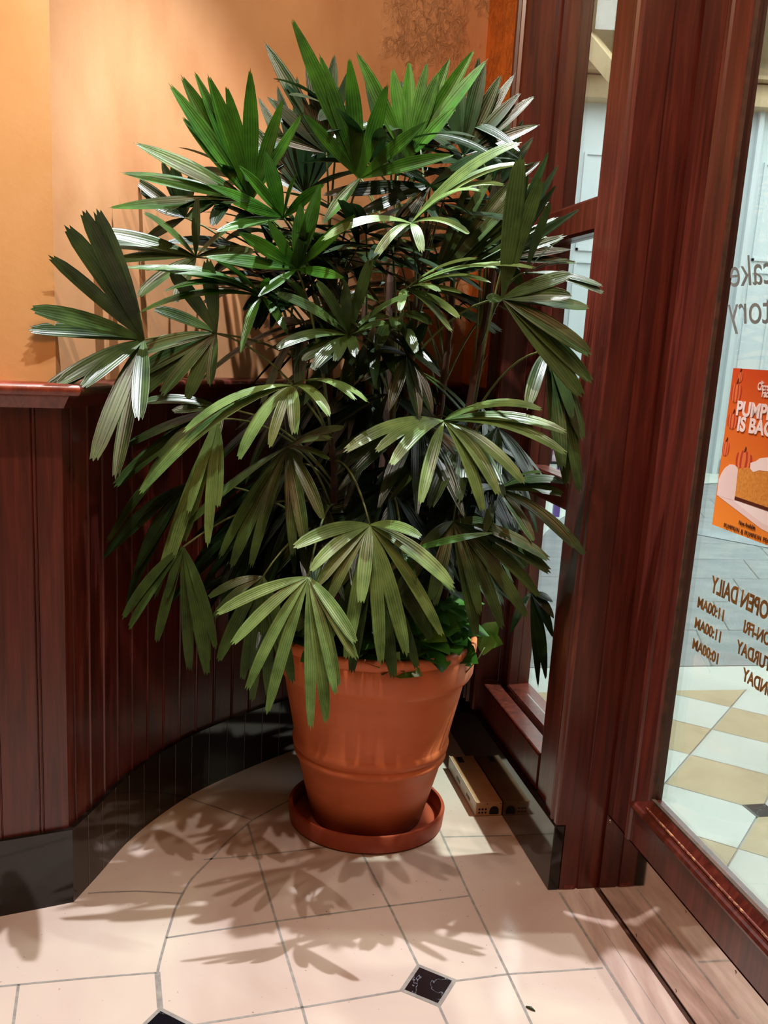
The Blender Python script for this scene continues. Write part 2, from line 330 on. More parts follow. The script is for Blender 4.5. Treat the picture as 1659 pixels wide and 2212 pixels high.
# ------------------------------------------------------------------ floor (inside)
b = MB()
b.add([(-3, -1.5, 0), (0.74 + 0.4, -0.6, 0), (0.66, 2.44, 0), (0.60, 2.62, 0), (0.30, 4.0, 0), (-3, 4.0, 0)], [(0, 1, 2, 3, 4, 5)], 0)
def strip(b, pts, w, z, mi):
    n = len(pts); vs = []
    for i, p in enumerate(pts):
        t = (pts[min(i + 1, n - 1)] - pts[max(i - 1, 0)]).normalized(); s = Vector((-t.y, t.x, 0)) * w / 2
        vs += [p + s + Vector((0, 0, z)), p - s + Vector((0, 0, z))]
    b.add(vs, [(2 * i, 2 * i + 1, 2 * i + 3, 2 * i + 2) for i in range(n - 1)], mi)
grout = [
 [(630, 1726), (600, 1742), (544, 1772), (490, 1818), (458, 1854), (425, 1887), (411, 1902), (394.5, 1930), (378, 1964), (359, 2026), (344, 2081), (340, 2102)],
 [(190, 1930), (230, 1927), (300, 1925), (394, 1930)],
 [(359, 2026), (595, 1990), (835, 1958), (1015, 1935)],
 [(-60, 2137), (40, 2127), (200, 2112), (340, 2101)],
 [(40, 2127), (27, 2225)],
 [(535, 1779), (551, 1833), (571.5, 1905), (597, 1991), (652, 2174), (666, 2225)],
 [(770, 1820), (786, 1851), (841, 1957), (903, 2085)],
 [(925, 1740), (951, 1796), (1015, 1935), (1098, 2105), (1154, 2225)],
 [(440, 1857), (570, 1846), (700, 1831), (790, 1822)],
 [(955, 1808), (1105, 1805)],
 [(370, 2225), (434, 2212), (650, 2177), (866, 2140)],
 [(985, 2119), (1098, 2104), (1200, 2098), (1302, 2091)],
 [(948, 2173), (972, 2225)],
 [(400, 1722), (470, 1745), (544, 1771)],
 [(935, 1700), (925, 1740)], [(1000, 1650), (1010, 1700)],
 [(1208, 1928), (1300, 2074), (1390, 2216)]]
for g in grout: strip(b, resample([fl(*p) for p in g], 0.03)[0], 0.0065, 0.0004, 1)
strip(b, [fl(340, 2100), fl(346, 2178)], 0.013, 0.0004, 1)
dm = [fl(904, 2086), fl(982, 2118), fl(948, 2172), fl(868, 2139)]
dc = sum(dm, Vector()) / 4
def dia(b, c):
    for k, (s, z, mi) in enumerate([(1.10, 0.0006, 1), (0.90, 0.0009, 2)]):
        b.add([c + (p - dc) * s + Vector((0, 0, z)) for p in dm], [(0, 3, 2, 1)], mi)
dia(b, dc)
q = fl(346, 2178); dia(b, q + (dc - dm[0]) * 1.04)
struct(b.build('floor', [M['tile'], M['grout'], M['diamond']]))

# threshold stones between room and mall
b = MB(); tp = [fl(1208, 1928), fl(1390, 2216)]; tdir = (tp[1] - tp[0]).normalized()
p0 = tp[0] + Vector((0.004, 0, 0)); far = 0.09
b.add([p0, p0 + tdir * 2.2, FW(-2.2, DOFF + 0.004, 0), FW(0.0, DOFF + 0.004, 0)], [(0, 1, 2, 3)], 0)
for v in b.v: v.z = 0.0012
strip(b, [FW(-0.0, DOFF + 0.004, 0), FW(-2.2, DOFF + 0.004, 0)], 0.012, 0.0016, 1)
s0 = fl(1250, 1928); s1 = fl(1437, 2212); strip(b, [s0, s0 + (s1 - s0) * 3], 0.002, 0.0015, 2)
struct(b.build('trim_1', [M['threshold'], M['dark_joint'], M['grout']]))

# ------------------------------------------------------------------ baseboards
b = MB()
def band(b, P, Q, z0, z1, mi=0):  # P front line, Q back line: front face + top
    n = len(P); vs = [(p.x, p.y, z0) for p in P] + [(p.x, p.y, z1) for p in P] + [(p.x, p.y, z1) for p in Q]
    fs = []
    for i in range(n - 1): fs += [(i, i + 1, n + i + 1, n + i), (n + i, n + i + 1, 2 * n + i + 1, 2 * n + i)]
    b.add(vs, fs, mi)
Z_B = 0.205
def left_line(d): return [Lend + Vector((-DL.y, DL.x, 0)) * d, corner_pt(d)]
band(b, left_line(0), left_line(0.03), 0, Z_B)
struct(b.build('baseboard_left', [M['black']]))
b = MB(); band(b, off_niche(0), off_niche(0.03), 0, Z_B)
rp, LL = resample(niche, 0.083)
for i, p in enumerate(rp[1:-1], 1):
    t = (rp[i + 1] - rp[i - 1]).normalized(); nn = Vector((-t.y, t.x, 0))
    a = p - nn * 0.0006; c = t * 0.0008
    b.add([a - c, a + c, a + c + Vector((0, 0, Z_B)), a - c + Vector((0, 0, Z_B))], [(0, 1, 2, 3)], 1)
struct(b.build('baseboard_back', [M['black'], M['grout']]))
b = MB(); b.fbox(FW, (0.0, -0.03, 0), (1.42, 0.0, 0.195))
struct(b.build('baseboard_right', [M['black']], bevel=0.002))

# ------------------------------------------------------------------ wainscot boards (with beads)
def beaded(P, spacing, d0, start):
    """plan line of tongue-and-groove boards: flat boards with a bead and two quirks at each joint"""
    R, L = resample(P, 0.004); out = []
    def prof(s):
        x = (s - start) % spacing; x = min(x, spacing - x)
        if x < 0.0035: return -0.0035 * math.sqrt(max(0, 1 - (x / 0.0035) ** 2))
        if x < 0.0058: return 0.0035
        return 0
    n = int(L / 0.0013); R, L = resample(P, L / n)
    for i, p in enumerate(R):
        t = (R[min(i + 1, len(R) - 1)] - R[max(i - 1, 0)]).normalized()
        out.append(p + Vector((-t.y, t.x, 0)) * (d0 + prof(L * i / (len(R) - 1))))
    return out
ZC = 1.272
b = MB(); P = beaded([CB - DL * 0.75, CB], 0.098, 0.0, 0.0)
sh = corner_pt(0.014) - CB
P = [p + sh for p in P]
b.extrude_z([(p.x, p.y) for p in P], Z_B - 0.01, ZC)
struct(auto_smooth(b.build('trim_2', [M['wood']]), 30))
b = MB(); P = beaded(off_niche(0.014), 0.083, 0.0, 0.04)
b.extrude_z([(p.x, p.y) for p in P], Z_B - 0.01, ZC)
struct(auto_smooth(b.build('trim_3', [M['wood']]), 30))

# cap rail (two moulding steps, a rounded nosing)
def sweep(b, lines, zs, mi=0):
    n = len(lines[0]); vs = [(p.x, p.y, z) for P, z in zip(lines, zs) for p in P]
    b.add(vs, [(k * n + i, k * n + i + 1, (k + 1) * n + i + 1, (k + 1) * n + i) for k in range(len(lines) - 1) for i in range(n - 1)], mi)
prof = [(0.02, 1.262), (0.006, 1.262), (0.004, 1.266), (-0.008, 1.284), (-0.012, 1.290), (-0.012, 1.292), (-0.044, 1.294), (-0.050, 1.300), (-0.052, 1.306), (-0.050, 1.313), (-0.044, 1.318), (0.05, 1.320)]
b = MB(); sweep(b, [[Lend + Vector((-DL.y, DL.x, 0)) * d, corner_pt(d) ] for d, z in prof], [z for d, z in prof])
struct(auto_smooth(b.build('trim_4', [M['wood_cap']]), 40))
b = MB(); sweep(b, [off_niche(d) for d, z in prof], [z for d, z in prof])
struct(auto_smooth(b.build('trim_5', [M['wood']]), 40))

# plaster walls
b = MB(); b.extrude_z([(p.x, p.y) for p in left_line(0.030)], 1.31, CEIL)
struct(b.build('wall_left', [M['plaster_left']]))
b = MB(); P = off_niche(0.030); b.extrude_z([(p.x, p.y) for p in P], 1.31, CEIL)
struct(b.build('wall_back', [M['plaster']], smooth=True))
b = MB(); b.fbox(FW, (0.99, -0.16, 1.31), (1.54, -0.025, CEIL)); b.fbox(FW, (0.99, -0.16, 0), (1.54, -0.030, 1.31), 1); b.fbox(FW, (0.99, -0.025, 1.285), (1.40, 0.0, 1.318), 1)
b.fbox(FW, (0.225, -0.16, 0.0), (0.99, -0.05, 0.20), 1)
struct(b.build('wall_right', [M['plaster_orange'], M['wood']]))

# ------------------------------------------------------------------ window (fixed side light)
win = struct(empty('window_1', FW(0.5, -0.1, 0)))
def plan_obj(name, pts, z0, z1, mat, parent):
    b = MB(); b.extrude_z([(FW(u, o, 0).x, FW(u, o, 0).y) for u, o in pts], z0, z1, 0, True); return b.build(name, [mat], parent)
plan_obj('window_casing', [(1.005, -0.05), (1.005, 0.004), (0.985, 0.004), (0.98, -0.006), (0.962, -0.006), (0.958, 0.002), (0.948, 0.002), (0.944, -0.008), (0.90, -0.008), (0.895, 0.0), (0.87, 0.0), (0.865, -0.006), (0.865, -0.085), (0.90, -0.16), (0.99, -0.16)], 0.197, CEIL, M['wood'], win)
plan_obj('window_stile', [(0.864, -0.086), (0.856, -0.086), (0.856, -0.104), (0.845, -0.104), (0.842, -0.098), (0.80, -0.098), (0.795, -0.104), (0.795, -0.175), (0.864, -0.175)], 0.197, CEIL, M['wood'], win)
def prof_u(b, pts, u0, u1, mi=0):   # (offset, z) outline extruded along the wall
    n = len(pts); vs = [FW(u0, o, z) for o, z in pts] + [FW(u1, o, z) for o, z in pts]
    b.add(vs, [(i, (i + 1) % n, n + (i + 1) % n, n + i) for i in range(n)] + [tuple(range(n)), tuple(range(n, 2 * n))[::-1]], mi)
b = MB(); prof_u(b, [(-0.05, 0.197), (-0.02, 0.197), (-0.02, 0.300), (-0.022, 0.308), (-0.026, 0.310), (-0.075, 0.312), (-0.077, 0.285), (-0.098, 0.285), (-0.098, 0.31), (-0.102, 0.316), (-0.175, 0.322), (-0.175, 0.197)], 0.226, 0.864)
b.build('sill', [M['wood']], win)
for z0, z1 in ((1.785, 1.880), (0.998, 1.088)):
    b = MB(); prof_u(b, [(-0.16, z0), (-0.105, z0), (-0.098, z0 + 0.008), (-0.098, z1 - 0.008), (-0.105, z1), (-0.16, z1)], 0.226, 0.795); b.build('crossbar', [M['wood']], win)
for z0, z1 in ((0.322, 0.998), (1.088, 1.785), (1.880, CEIL)):
    b = MB(); b.fbox(FW, (0.226, -0.138, z0), (0.795, -0.133, z1)); b.build('pane', [M['glass']], win)

# post between window and door
post = struct(empty('trim_6', FW(0.1, -0.07, 0)))
b = MB()
pl = [(0.225, -0.19), (0.225, -0.034), (0.218, -0.024), (0.205, -0.020), (0.128, -0.020), (0.124, -0.026), (0.118, -0.026), (0.112, -0.012), (0.066, -0.010), (0.062, -0.016), (0.056, -0.016), (0.050, -0.004), (0.036, -0.002), (0.032, -0.010), (0.026, -0.010), (0.020, -0.004), (0.004, -0.004), (0.0, -0.008),
      (0.0, -0.078), (0.004, -0.080), (0.004, -0.084), (0.0, -0.087), (0.0, -0.142), (0.004, -0.190)]
b.extrude_z([(FW(u, o, 0).x, FW(u, o, 0).y) for u, o in pl], 0.197, CEIL, 0, True)
pl2 = [(0.225, -0.19), (0.225, -0.032), (0.0, -0.032), (0.0, -0.078), (0.004, -0.080), (0.004, -0.084), (0.0, -0.087), (0.0, -0.142), (0.004, -0.19)]
b.extrude_z([(FW(u, o, 0).x, FW(u, o, 0).y) for u, o in pl2], -0.004, 0.197, 0, True)
b.fbox(FW, (-0.03, -0.215, -0.004), (0.01, -0.192, CEIL)); b.build('post', [M['wood']], post)  # box behind the post is added to stop light leaking past the stile
b = MB(); b.fbox(FW, (-0.0012, -0.076, 0.0), (-0.0004, -0.045, 0.014), 0); b.build('worn_edge', [M['worn']], post)

# ------------------------------------------------------------------ glazed door
door = struct(empty('door_1', FW(-0.5, DOFF, 0)))
UG = -0.212; UE = -1.02
b = MB()
stile = [(-0.012, DOFF - 0.045), (-0.012, DOFF + 0.0), (-0.135, DOFF + 0.0), (-0.139, DOFF + 0.008), (-0.147, DOFF + 0.011), (-0.156, DOFF + 0.008), (-0.160, DOFF + 0.002), (-0.185, DOFF - 0.004), (-0.205, DOFF - 0.010), (UG, DOFF - 0.014), (UG, DOFF - 0.045)]
b.extrude_z([(FW(u, o, 0).x, FW(u, o, 0).y) for u, o in stile], 0.235, CEIL - 0.9, 0, True)
b.build('stile', [M['wood']], door)
b = MB(); b.fbox(FW, (UE - 0.15, DOFF - 0.045, 0.0), (UE, DOFF, 2.8)); b.build('stile', [M['wood']], door)
b = MB(); b.fbox(FW, (UE, DOFF - 0.045, 2.65), (UG, DOFF, 2.8)); b.build('rail', [M['wood']], door)
b = MB()
prof_u(b, [(DOFF - 0.045, 0.235), (DOFF, 0.235), (DOFF, 0.322), (DOFF + 0.008, 0.326), (DOFF + 0.011, 0.334), (DOFF + 0.008, 0.342), (DOFF + 0.002, 0.345), (DOFF - 0.002, 0.352), (DOFF - 0.014, 0.372), (DOFF - 0.045, 0.372)], UE, -0.136)
b.build('rail', [M['wood']], door)
b = MB(); b.fbox(FW, (UE, DOFF - 0.0025, 0.354), (-0.22, DOFF + 0.0012, 0.358)); b.build('worn_edge', [M['worn']], door)
b = MB(); b.fbox(FW, (UE - 0.12, DOFF - 0.045, 0.003), (-0.012, DOFF - 0.002, 0.235)); b.build('rail', [M['wood']], door)
b = MB(); b.fbox(FW, (UE - 0.1, DOFF - 0.001, 0.010), (-0.014, DOFF + 0.0015, 0.232)); kp = b.build('kick_plate', [M['kick']], door); kp['label'] = 'polished metal kick plate'
for px, py in ((1481, 1977), (1588, 2109), (1318, 1776), (1373, 2032), (1458, 2156)):
    u, z = dpx(px, py); z = 0.222 if z > 0.12 else 0.02
    b = MB(); c = FW(u, DOFF + 0.0026, z); vs = [c + DW * 0.004 * math.cos(a * PI / 4) + Vector((0, 0, 0.004 * math.sin(a * PI / 4))) for a in range(8)]
    vs += [v - NW * 0.0014 for v in vs[:8]]; b.add(vs, [tuple(range(8))] + [(i, (i + 1) % 8, 8 + (i + 1) % 8, 8 + i) for i in range(8)])
    b.build('screw', [M['kick']], kp)
b = MB(); b.fbox(FW, (UE, DOFF - 0.030, 0.372), (UG, DOFF - 0.024, 2.65)); pane = b.build('pane', [M['glass']], door)
b = MB(); b.fbox(FW, (UG - 0.006, DOFF - 0.0235, 0.372), (UG, DOFF - 0.014, 2.65)); b.fbox(FW, (UE, DOFF - 0.0235, 0.372), (UG, DOFF - 0.014, 0.378)); b.build('glazing_seal', [M['dark_joint']], door)

GL = DOFF - 0.0236
def text_obj(name, s, size, u, z, off, mat, parent, mirror=False, align='LEFT', bold=0.0, shear=0.0, xs=1.0, depth=0.0004, space=1.0):
    c = bpy.data.curves.new('txt', 'FONT'); c.body = s; c.size = size; c.align_x = align; c.extrude = depth; c.offset = bold; c.shear = shear; c.space_character = space
    t = bpy.data.objects.new('txt', c); COL.objects.link(t); bpy.context.view_layer.update()
    me = bpy.data.meshes.new_from_object(t.evaluated_get(bpy.context.evaluated_depsgraph_get())); bpy.data.objects.remove(t); bpy.data.curves.remove(c)
    ax = DW if mirror else -DW
    for v in me.vertices: v.co = OW + DW * u + NW * (off + v.co.z) + Vector((0, 0, z)) + ax * (v.co.x * xs) + Vector((0, 0, v.co.y))
    me.materials.clear(); me.materials.append(mat); me.name = name
    o = bpy.data.objects.new(name, me); COL.objects.link(o)
    if parent: o.parent = parent; o.matrix_parent_inverse = Matrix.Translation(-parent.location)
    return o
def t_at(s, px, py, capH, mat, **k):
    u, z = dpx(px, py, GL); return text_obj('lettering', s, capH / 0.70, u, z, GL + 0.0005, mat, pane, mirror=True, align='RIGHT', **k)
t_at('OPEN DAILY', 1536, 1277, 0.036, M['gold_text'], xs=0.80, bold=0.0016)
t_at('11:00AM', 1506, 1310, 0.024, M['gold_text'], xs=1.0, bold=0.0012)
t_at('11:00AM', 1500, 1354, 0.024, M['gold_text'], xs=1.0, bold=0.0012)
t_at('10:00AM', 1495, 1399, 0.024, M['gold_text'], xs=1.0, bold=0.0012)
t_at('MON-FRI', 1605, 1364, 0.026, M['gold_text'], xs=0.86, bold=0.0012)
t_at('SATURDAY', 1591, 1408, 0.027, M['gold_text'], xs=0.86, bold=0.0012)
t_at('SUNDAY', 1604, 1468, 0.027, M['gold_text'], xs=0.86, bold=0.0012)
t_at('Cheesecake', 1578, 620, 0.064, M['etched'], shear=0.35, xs=1.05)
t_at('Factory', 1573, 700, 0.064, M['etched'], shear=0.25, xs=1.10)

# poster taped on the door glass
PU0 = dpx(1584, 795, GL + 0.003)[0]; PZ1 = dpx(1584, 795, GL + 0.003)[1]; PZ0 = dpx(1541, 1134, GL + 0.003)[1]; PU1 = PU0 - 0.44
pos = empty('poster', FW(PU0 - 0.2, GL, 1.1)); tag(pos, 'orange poster with pumpkins and a cake slice hanging on the door glass', 'poster')
b = MB(); b.fbox(FW, (PU1, GL + 0.0015, PZ0), (PU0, GL + 0.0028, PZ1)); b.build('sheet', [M['p_orange']], pos)
PL = GL + 0.0030
def flatpoly(name, pts, mat, off, px=True, parent=pos):
    P = [dpx(x, y, PL) if px else (x, y) for x, y in pts]; n = len(P)
    vs = [FW(u, off, z) for u, z in P] + [FW(u, off - 0.0003, z) for u, z in P]
    return obj(name, vs, [tuple(range(n))] + [(i, (i + 1) % n, n + (i + 1) % n, n + i) for i in range(n)], mat, parent)
def pumpkin(px, py, ru, rz, cut=None):
    u, z = dpx(px, py, PL); pk = None; b = MB()
    for k in range(-3, 4):
        cu = u + k * ru * 0.27; w_ = ru * 0.24; h_ = rz * math.sqrt(1 - (k / 4.2) ** 2)
        vs = []
        for a in range(12): 
            uu = cu + w_ * math.cos(a * PI / 6); uu = min(uu, PU0 - 0.0005)
            vs.append(FW(uu, PL + 0.0004 + 0.0001 * (3 - abs(k)), z + h_ * math.sin(a * PI / 6)))
        b.add(vs, [tuple(range(12))], 0 if k % 2 == 0 else 1)
    b.add([FW(u - 0.002, PL + 0.001, z + rz * 0.8), FW(u + 0.003, PL + 0.001, z + rz * 0.8), FW(u - 0.001, PL + 0.001, z + rz * 1.35), FW(u - 0.005, PL + 0.001, z + rz * 1.3)], [(0, 1, 2, 3)], 2)
    b.build('pumpkin', [M['p_pumpkin'], M['p_red'], M['p_crust']], pos)
pumpkin(1591, 848, 0.020, 0.023); pumpkin(1599, 814, 0.011, 0.013); pumpkin(1583, 909, 0.020, 0.019); pumpkin(1568, 968, 0.014, 0.018); pumpkin(1607, 995, 0.031, 0.022); pumpkin(1680, 850, 0.03, 0.024)
text_obj('headline', 'PUMPKIN', 0.0415, *dpx(1590, 895.5, PL), PL + 0.0012, M['p_white'], pos, bold=0.0014, xs=1.14)
text_obj('headline', 'IS BACK', 0.0415, *dpx(1592, 929, PL), PL + 0.0012, M['p_white'], pos, bold=0.0014, xs=1.14)
text_obj('logo', 'The', 0.008, *dpx(1645, 829, PL), PL + 0.0012, M['p_white'], pos, bold=0.0004, xs=0.8)
text_obj('logo', 'Cheesecake', 0.022, *dpx(1637, 842, PL), PL + 0.0012, M['p_white'], pos, bold=0.0006, xs=0.80)
text_obj('logo', 'Factory', 0.022, *dpx(1646, 857, PL), PL + 0.0012, M['p_white'], pos, bold=0.0006, xs=0.80)
text_obj('small_print', 'Now Available', 0.013, *dpx(1596, 1132, PL), PL + 0.0012, M['p_text'], pos, shear=0.2, xs=0.85)
text_obj('small_print', 'PUMPKIN & PUMPKIN PECAN', 0.0135, *dpx(1564, 1138, PL), PL + 0.0012, M['p_text'], pos, xs=1.0, space=1.2)
flatpoly('plate', [(1551, 1071), (1590, 1082), (1700, 1150), (1720, 1150), (1720, 1180), (1645, 1143)], M['p_cream'], PL + 0.0003)
flatpoly('plate', [(1582, 1080), (1700, 1100), (1700, 1155), (1645, 1130)], M['p_white'], PL + 0.0004)
flatpoly('whipped_cream', [(1549, 1070), (1553, 1035), (1560, 1020), (1567, 1010), (1577, 1003), (1586, 1004), (1593, 1010), (1595, 1018), (1591, 1060), (1588, 1082)], M['p_cream'], PL + 0.0005)
flatpoly('cake_slice', [(1595, 1012), (1614, 1010), (1659, 1018), (1740, 1030), (1740, 1120), (1659, 1100), (1588, 1077)], M['p_cake'], PL + 0.0007)
flatpoly('crust', [(1588, 1072), (1659, 1096), (1740, 1112), (1740, 1124), (1659, 1104), (1587, 1079)], M['p_crust'], PL + 0.0009)
flatpoly('whipped_cream', [(1621, 1012), (1622, 1000), (1634, 996), (1642, 990), (1659, 988), (1700, 985), (1720, 1000), (1700, 1024), (1659, 1018), (1640, 1016), (1628, 1020)], M['p_white'], PL + 0.0010)

# ------------------------------------------------------------------ the mall beyond the glass
b = MB()
b.add([(-6, 4.0, -0.003), (0.3, 4.0, -0.003), (0.66, 2.45, -0.003), (1.3, -1.5, -0.003), (9, -1.5, -0.003), (9, 16, -0.003), (-6, 16, -0.003)], [(0, 1, 2, 3, 4, 5, 6)], 0)
# grey stone: joints
GD = Vector((1.18, 0.25, 0)).normalized(); GP = Vector((-GD.y, GD.x, 0)); G0 = Vector((0.71, 4.44, 0))
def inpoly(p): return p.x > 0.2 and p.y > -1.5
# cream/beige chequer in front of the grey stone
a = Vector((0.52, 0.854, 0)).normalized(); bb = Vector((a.y, -a.x, 0)); T = 0.325; org = Vector((1.2, 3.5, 0))
cells = []
def clip(poly, n, d):
    out = []
    for i in range(len(poly)):
        p, q_ = poly[i], poly[(i + 1) % len(poly)]; sp_, sq = p.dot(n) - d, q_.dot(n) - d
        if sp_ >= 0: out.append(p)
        if (sp_ >= 0) != (sq >= 0): out.append(p.lerp(q_, sp_ / (sp_ - sq)))
    return out
band_in = G0 - GP * 0.33
strip(b, [G0 - GD * 3, G0 + GD * 9], 0.006, 0.0005, 1)
b.add([band_in - GD * 3, G0 - GD * 3, G0 + GD * 9, band_in + GD * 9], [(0, 3, 2, 1)], 2)
for v in b.v[-4:]: v.z = -0.001
wn = -NW; wd = (OW + NW * (-0.17)).dot(wn)
for i in range(-14, 24):
    for j in range(-14, 24):
        c0 = org + a * (i * T + 0.001) + bb * (j * T + 0.003); c1 = a * (T - 0.003); c2 = bb * (T - 0.006)
        poly = [c0, c0 + c1, c0 + c1 + c2, c0 + c2]
        poly = clip(poly, -GP, -(band_in.dot(GP)) + 0.003); 
        if len(poly) > 2: poly = clip(poly, wn, wd)
        if len(poly) > 2: b.add([p + Vector((0, 0, 0.0)) for p in poly], [tuple(range(len(poly)))[::-1]], 2 if (i + j) % 2 == 0 else 3)
for (i, j) in ((-1, 1),):
    c = org + a * i * T + bb * j * T; s = 0.062
    b.add([c + a * s + Vector((0, 0, 0.001)), c + bb * s + Vector((0, 0, 0.001)), c - a * s + Vector((0, 0, 0.001)), c - bb * s + Vector((0, 0, 0.001))], [(0, 1, 2, 3)], 4)
for k in range(1, 16): strip(b, [G0 + GP * k * 0.62 - GD * 4, G0 + GP * k * 0.62 + GD * 9], 0.006, 0.0005, 5)
for k in range(0, 15):
    for j in range(-3, 10):
        s = G0 + GP * k * 0.62 + GD * (j * 0.95 + (k % 2) * 0.45); strip(b, [s, s + GP * 0.62 + GD * 0.25], 0.006, 0.0005, 5)
# white curved floor beyond the arc
arc = [(1.05, 6.9), (1.14, 7.4), (1.32, 8.07), (1.57, 8.83), (1.95, 9.7), (2.5, 10.6), (3.1, 11.3), (3.62, 11.9), (4.4, 12.5), (6.5, 13.2)]
b.add([Vector((x, y, 0.001)) for x, y in arc] + [Vector((6.5, 14, 0.001)), Vector((-3, 14, 0.001)), Vector((-3, 6.9, 0.001))], [tuple(range(len(arc) + 3))], 2)
dk = [fl(1470, 1140), fl(1659, 1175)]; dd = (dk[1] - dk[0]); strip(b, [dk[0] - dd * 0.6, dk[1] + dd * 3], 0.35, 0.0008, 6)
M['slate_light'] = mat_noise('mall_band_stone', (150, 158, 164), (168, 176, 180), 3, 0.3)
struct(b.build('floor.001', [M['slate'], M['dark_joint'], M['tile_white'], M['tile_beige'], M['diamond'], M['grout'], M['slate_light']]))
# far white frontage with panels and a black base
b = MB(); b.box((-2, 13.3, 0), (9, 13.5, 4.5))
def wx(px, py): p = at(px, py, 13.3); return p.x, p.z
for x0 in [1.3, 1.75, 2.2, 2.65, 3.1, 3.86, 4.46, 4.9, 5.6, 6.3]:
    wd_ = 0.30
    for z0, z1 in ((0.35, 1.0), (1.15, 2.6), (2.75, 3.9)):
        for (p, q_) in (((x0, z0), (x0 + 0.03, z1)), ((x0 + wd_, z0), (x0 + wd_ + 0.03, z1)), ((x0, z0), (x0 + wd_, z0 + 0.03)), ((x0, z1), (x0 + wd_ + 0.03, z1 + 0.03))):
            b.box((p[0], 13.27, p[1]), (q_[0], 13.3, q_[1]))
for x0 in (3.75, 4.30): b.box((x0, 13.2, 0.0), (x0 + 0.06, 13.3, 4.5))
struct(b.build('wall_front', [M['white_wall']]))
b = MB(); b.box((4.42, 13.26, 0.0), (9, 13.295, 0.2)); b.box((-2, 13.26, 0.0), (4.05, 13.295, 0.2)); struct(b.build('baseboard_front', [M['black']]))
b = MB(); b.box((-2, 13.0, 4.5), (9, 13.5, 4.62)); b.box((-2, 13.06, 4.62), (9, 13.5, 4.76)); b.box((-2, 12.9, 4.78), (9, 13.5, 4.82)); b.box((-2, 13.1, 4.82), (9, 13.5, 4.95))
struct(b.build('trim_7', [M['tan']]))
b = MB(); b.box((-2, 13.35, 4.95), (9, 13.5, 7.6)); b.box((-3, -1.5, 7.6), (9, 13.5, 7.7)); struct(b.build('ceiling_front', [M['cream']]))
p0, p1 = at(1255, 70, 12.6), at(1345, 180, 12.6); b = MB()
b.tube([p0 - (p1 - p0) * 2, p0, p1, p1 + (p1 - p0) * 0.05], 0.13, 4); struct(b.build('trim_8', [M['tan']]))
b = MB(); b.box((9, -1.5, 0), (9.1, 16, 7.6)); struct(b.build('wall_far', [M['cream']]))
# purple display beyond the low pane
db = empty('display_stand', (1.35, 8.9, 0)); tag(db, 'purple and pink display stand in the mall behind the lower window pane', 'display')
P0, P1 = at(1172, 1030, 8.9), at(1226, 930, 8.9)
b = MB(); b.box((P0.x, 8.88, 0.0), (P0.x + 0.05, 8.93, P1.z)); b.build('post', [M['purple']], db)
b = MB(); b.box((P1.x - 0.06, 8.88, 0.0), (P1.x, 8.93, P1.z)); b.build('post', [M['purple']], db)
b = MB(); b.box((P1.x - 0.12, 8.86, P0.z + 0.15), (P1.x + 0.02, 8.88, P1.z)); b.build('panel', [M['pink']], db)

# ------------------------------------------------------------------ pot, saucer
PC = Vector((-0.012, 2.84, 0))
sau = MB(); sau.lathe([(0.0, 0.0), (0.232, 0.0), (0.240, 0.006), (0.244, 0.052), (0.241, 0.058), (0.233, 0.058), (0.230, 0.052), (0.225, 0.014), (0.0, 0.012)], PC, 96)
o = sau.build('plant_saucer', [M['saucer']]); auto_smooth(o, 40); tag(o, 'round reddish clay saucer on the floor under the big planter', 'saucer')
plant = empty('potted_palm', PC + Vector((0, 0, 0.013)))
tag(plant, 'tall fan palm in a big terracotta pot in the curved corner niche', 'potted plant')
pb = MB(); pz = 0.013
prof = [(0.0, 0.0), (0.165, 0.0), (0.172, 0.006), (0.183, 0.05), (0.199, 0.11), (0.214, 0.17), (0.222, 0.205), (0.231, 0.212), (0.235, 0.222), (0.231, 0.232), (0.229, 0.236), (0.238, 0.246), (0.241, 0.262), (0.238, 0.272), (0.236, 0.277),
        (0.246, 0.33), (0.258, 0.39), (0.269, 0.445), (0.272, 0.468), (0.280, 0.476), (0.290, 0.484), (0.297, 0.498), (0.299, 0.535), (0.301, 0.562), (0.298, 0.565), (0.298, 0.569), (0.302, 0.573), (0.303, 0.590), (0.300, 0.597), (0.292, 0.600), (0.284, 0.597), (0.280, 0.588), (0.276, 0.55), (0.270, 0.50)]
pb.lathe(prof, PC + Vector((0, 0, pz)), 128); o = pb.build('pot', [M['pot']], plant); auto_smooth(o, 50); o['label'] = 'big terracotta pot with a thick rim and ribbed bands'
# object-space z for the pot is world z, so the darker ring sits at its foot
sb = MB(); random.seed(3)
vs = [PC + Vector((0, 0, 0.55))]; fs = []
for r in range(1, 9):
    for k in range(32): vs.append(PC + Vector((0.0345 * r * math.cos(k * PI / 16), 0.0345 * r * math.sin(k * PI / 16), 0.545 + random.uniform(-0.008, 0.012))))
fs = [(0, 1 + k, 1 + (k + 1) % 32) for k in range(32)] + [(1 + (r - 1) * 32 + k, 1 + r * 32 + k, 1 + r * 32 + (k + 1) % 32, 1 + (r - 1) * 32 + (k + 1) % 32) for r in range(1, 8) for k in range(32)]
sb.add(vs, fs); sb.build('soil', [M['soil']], plant, smooth=True)

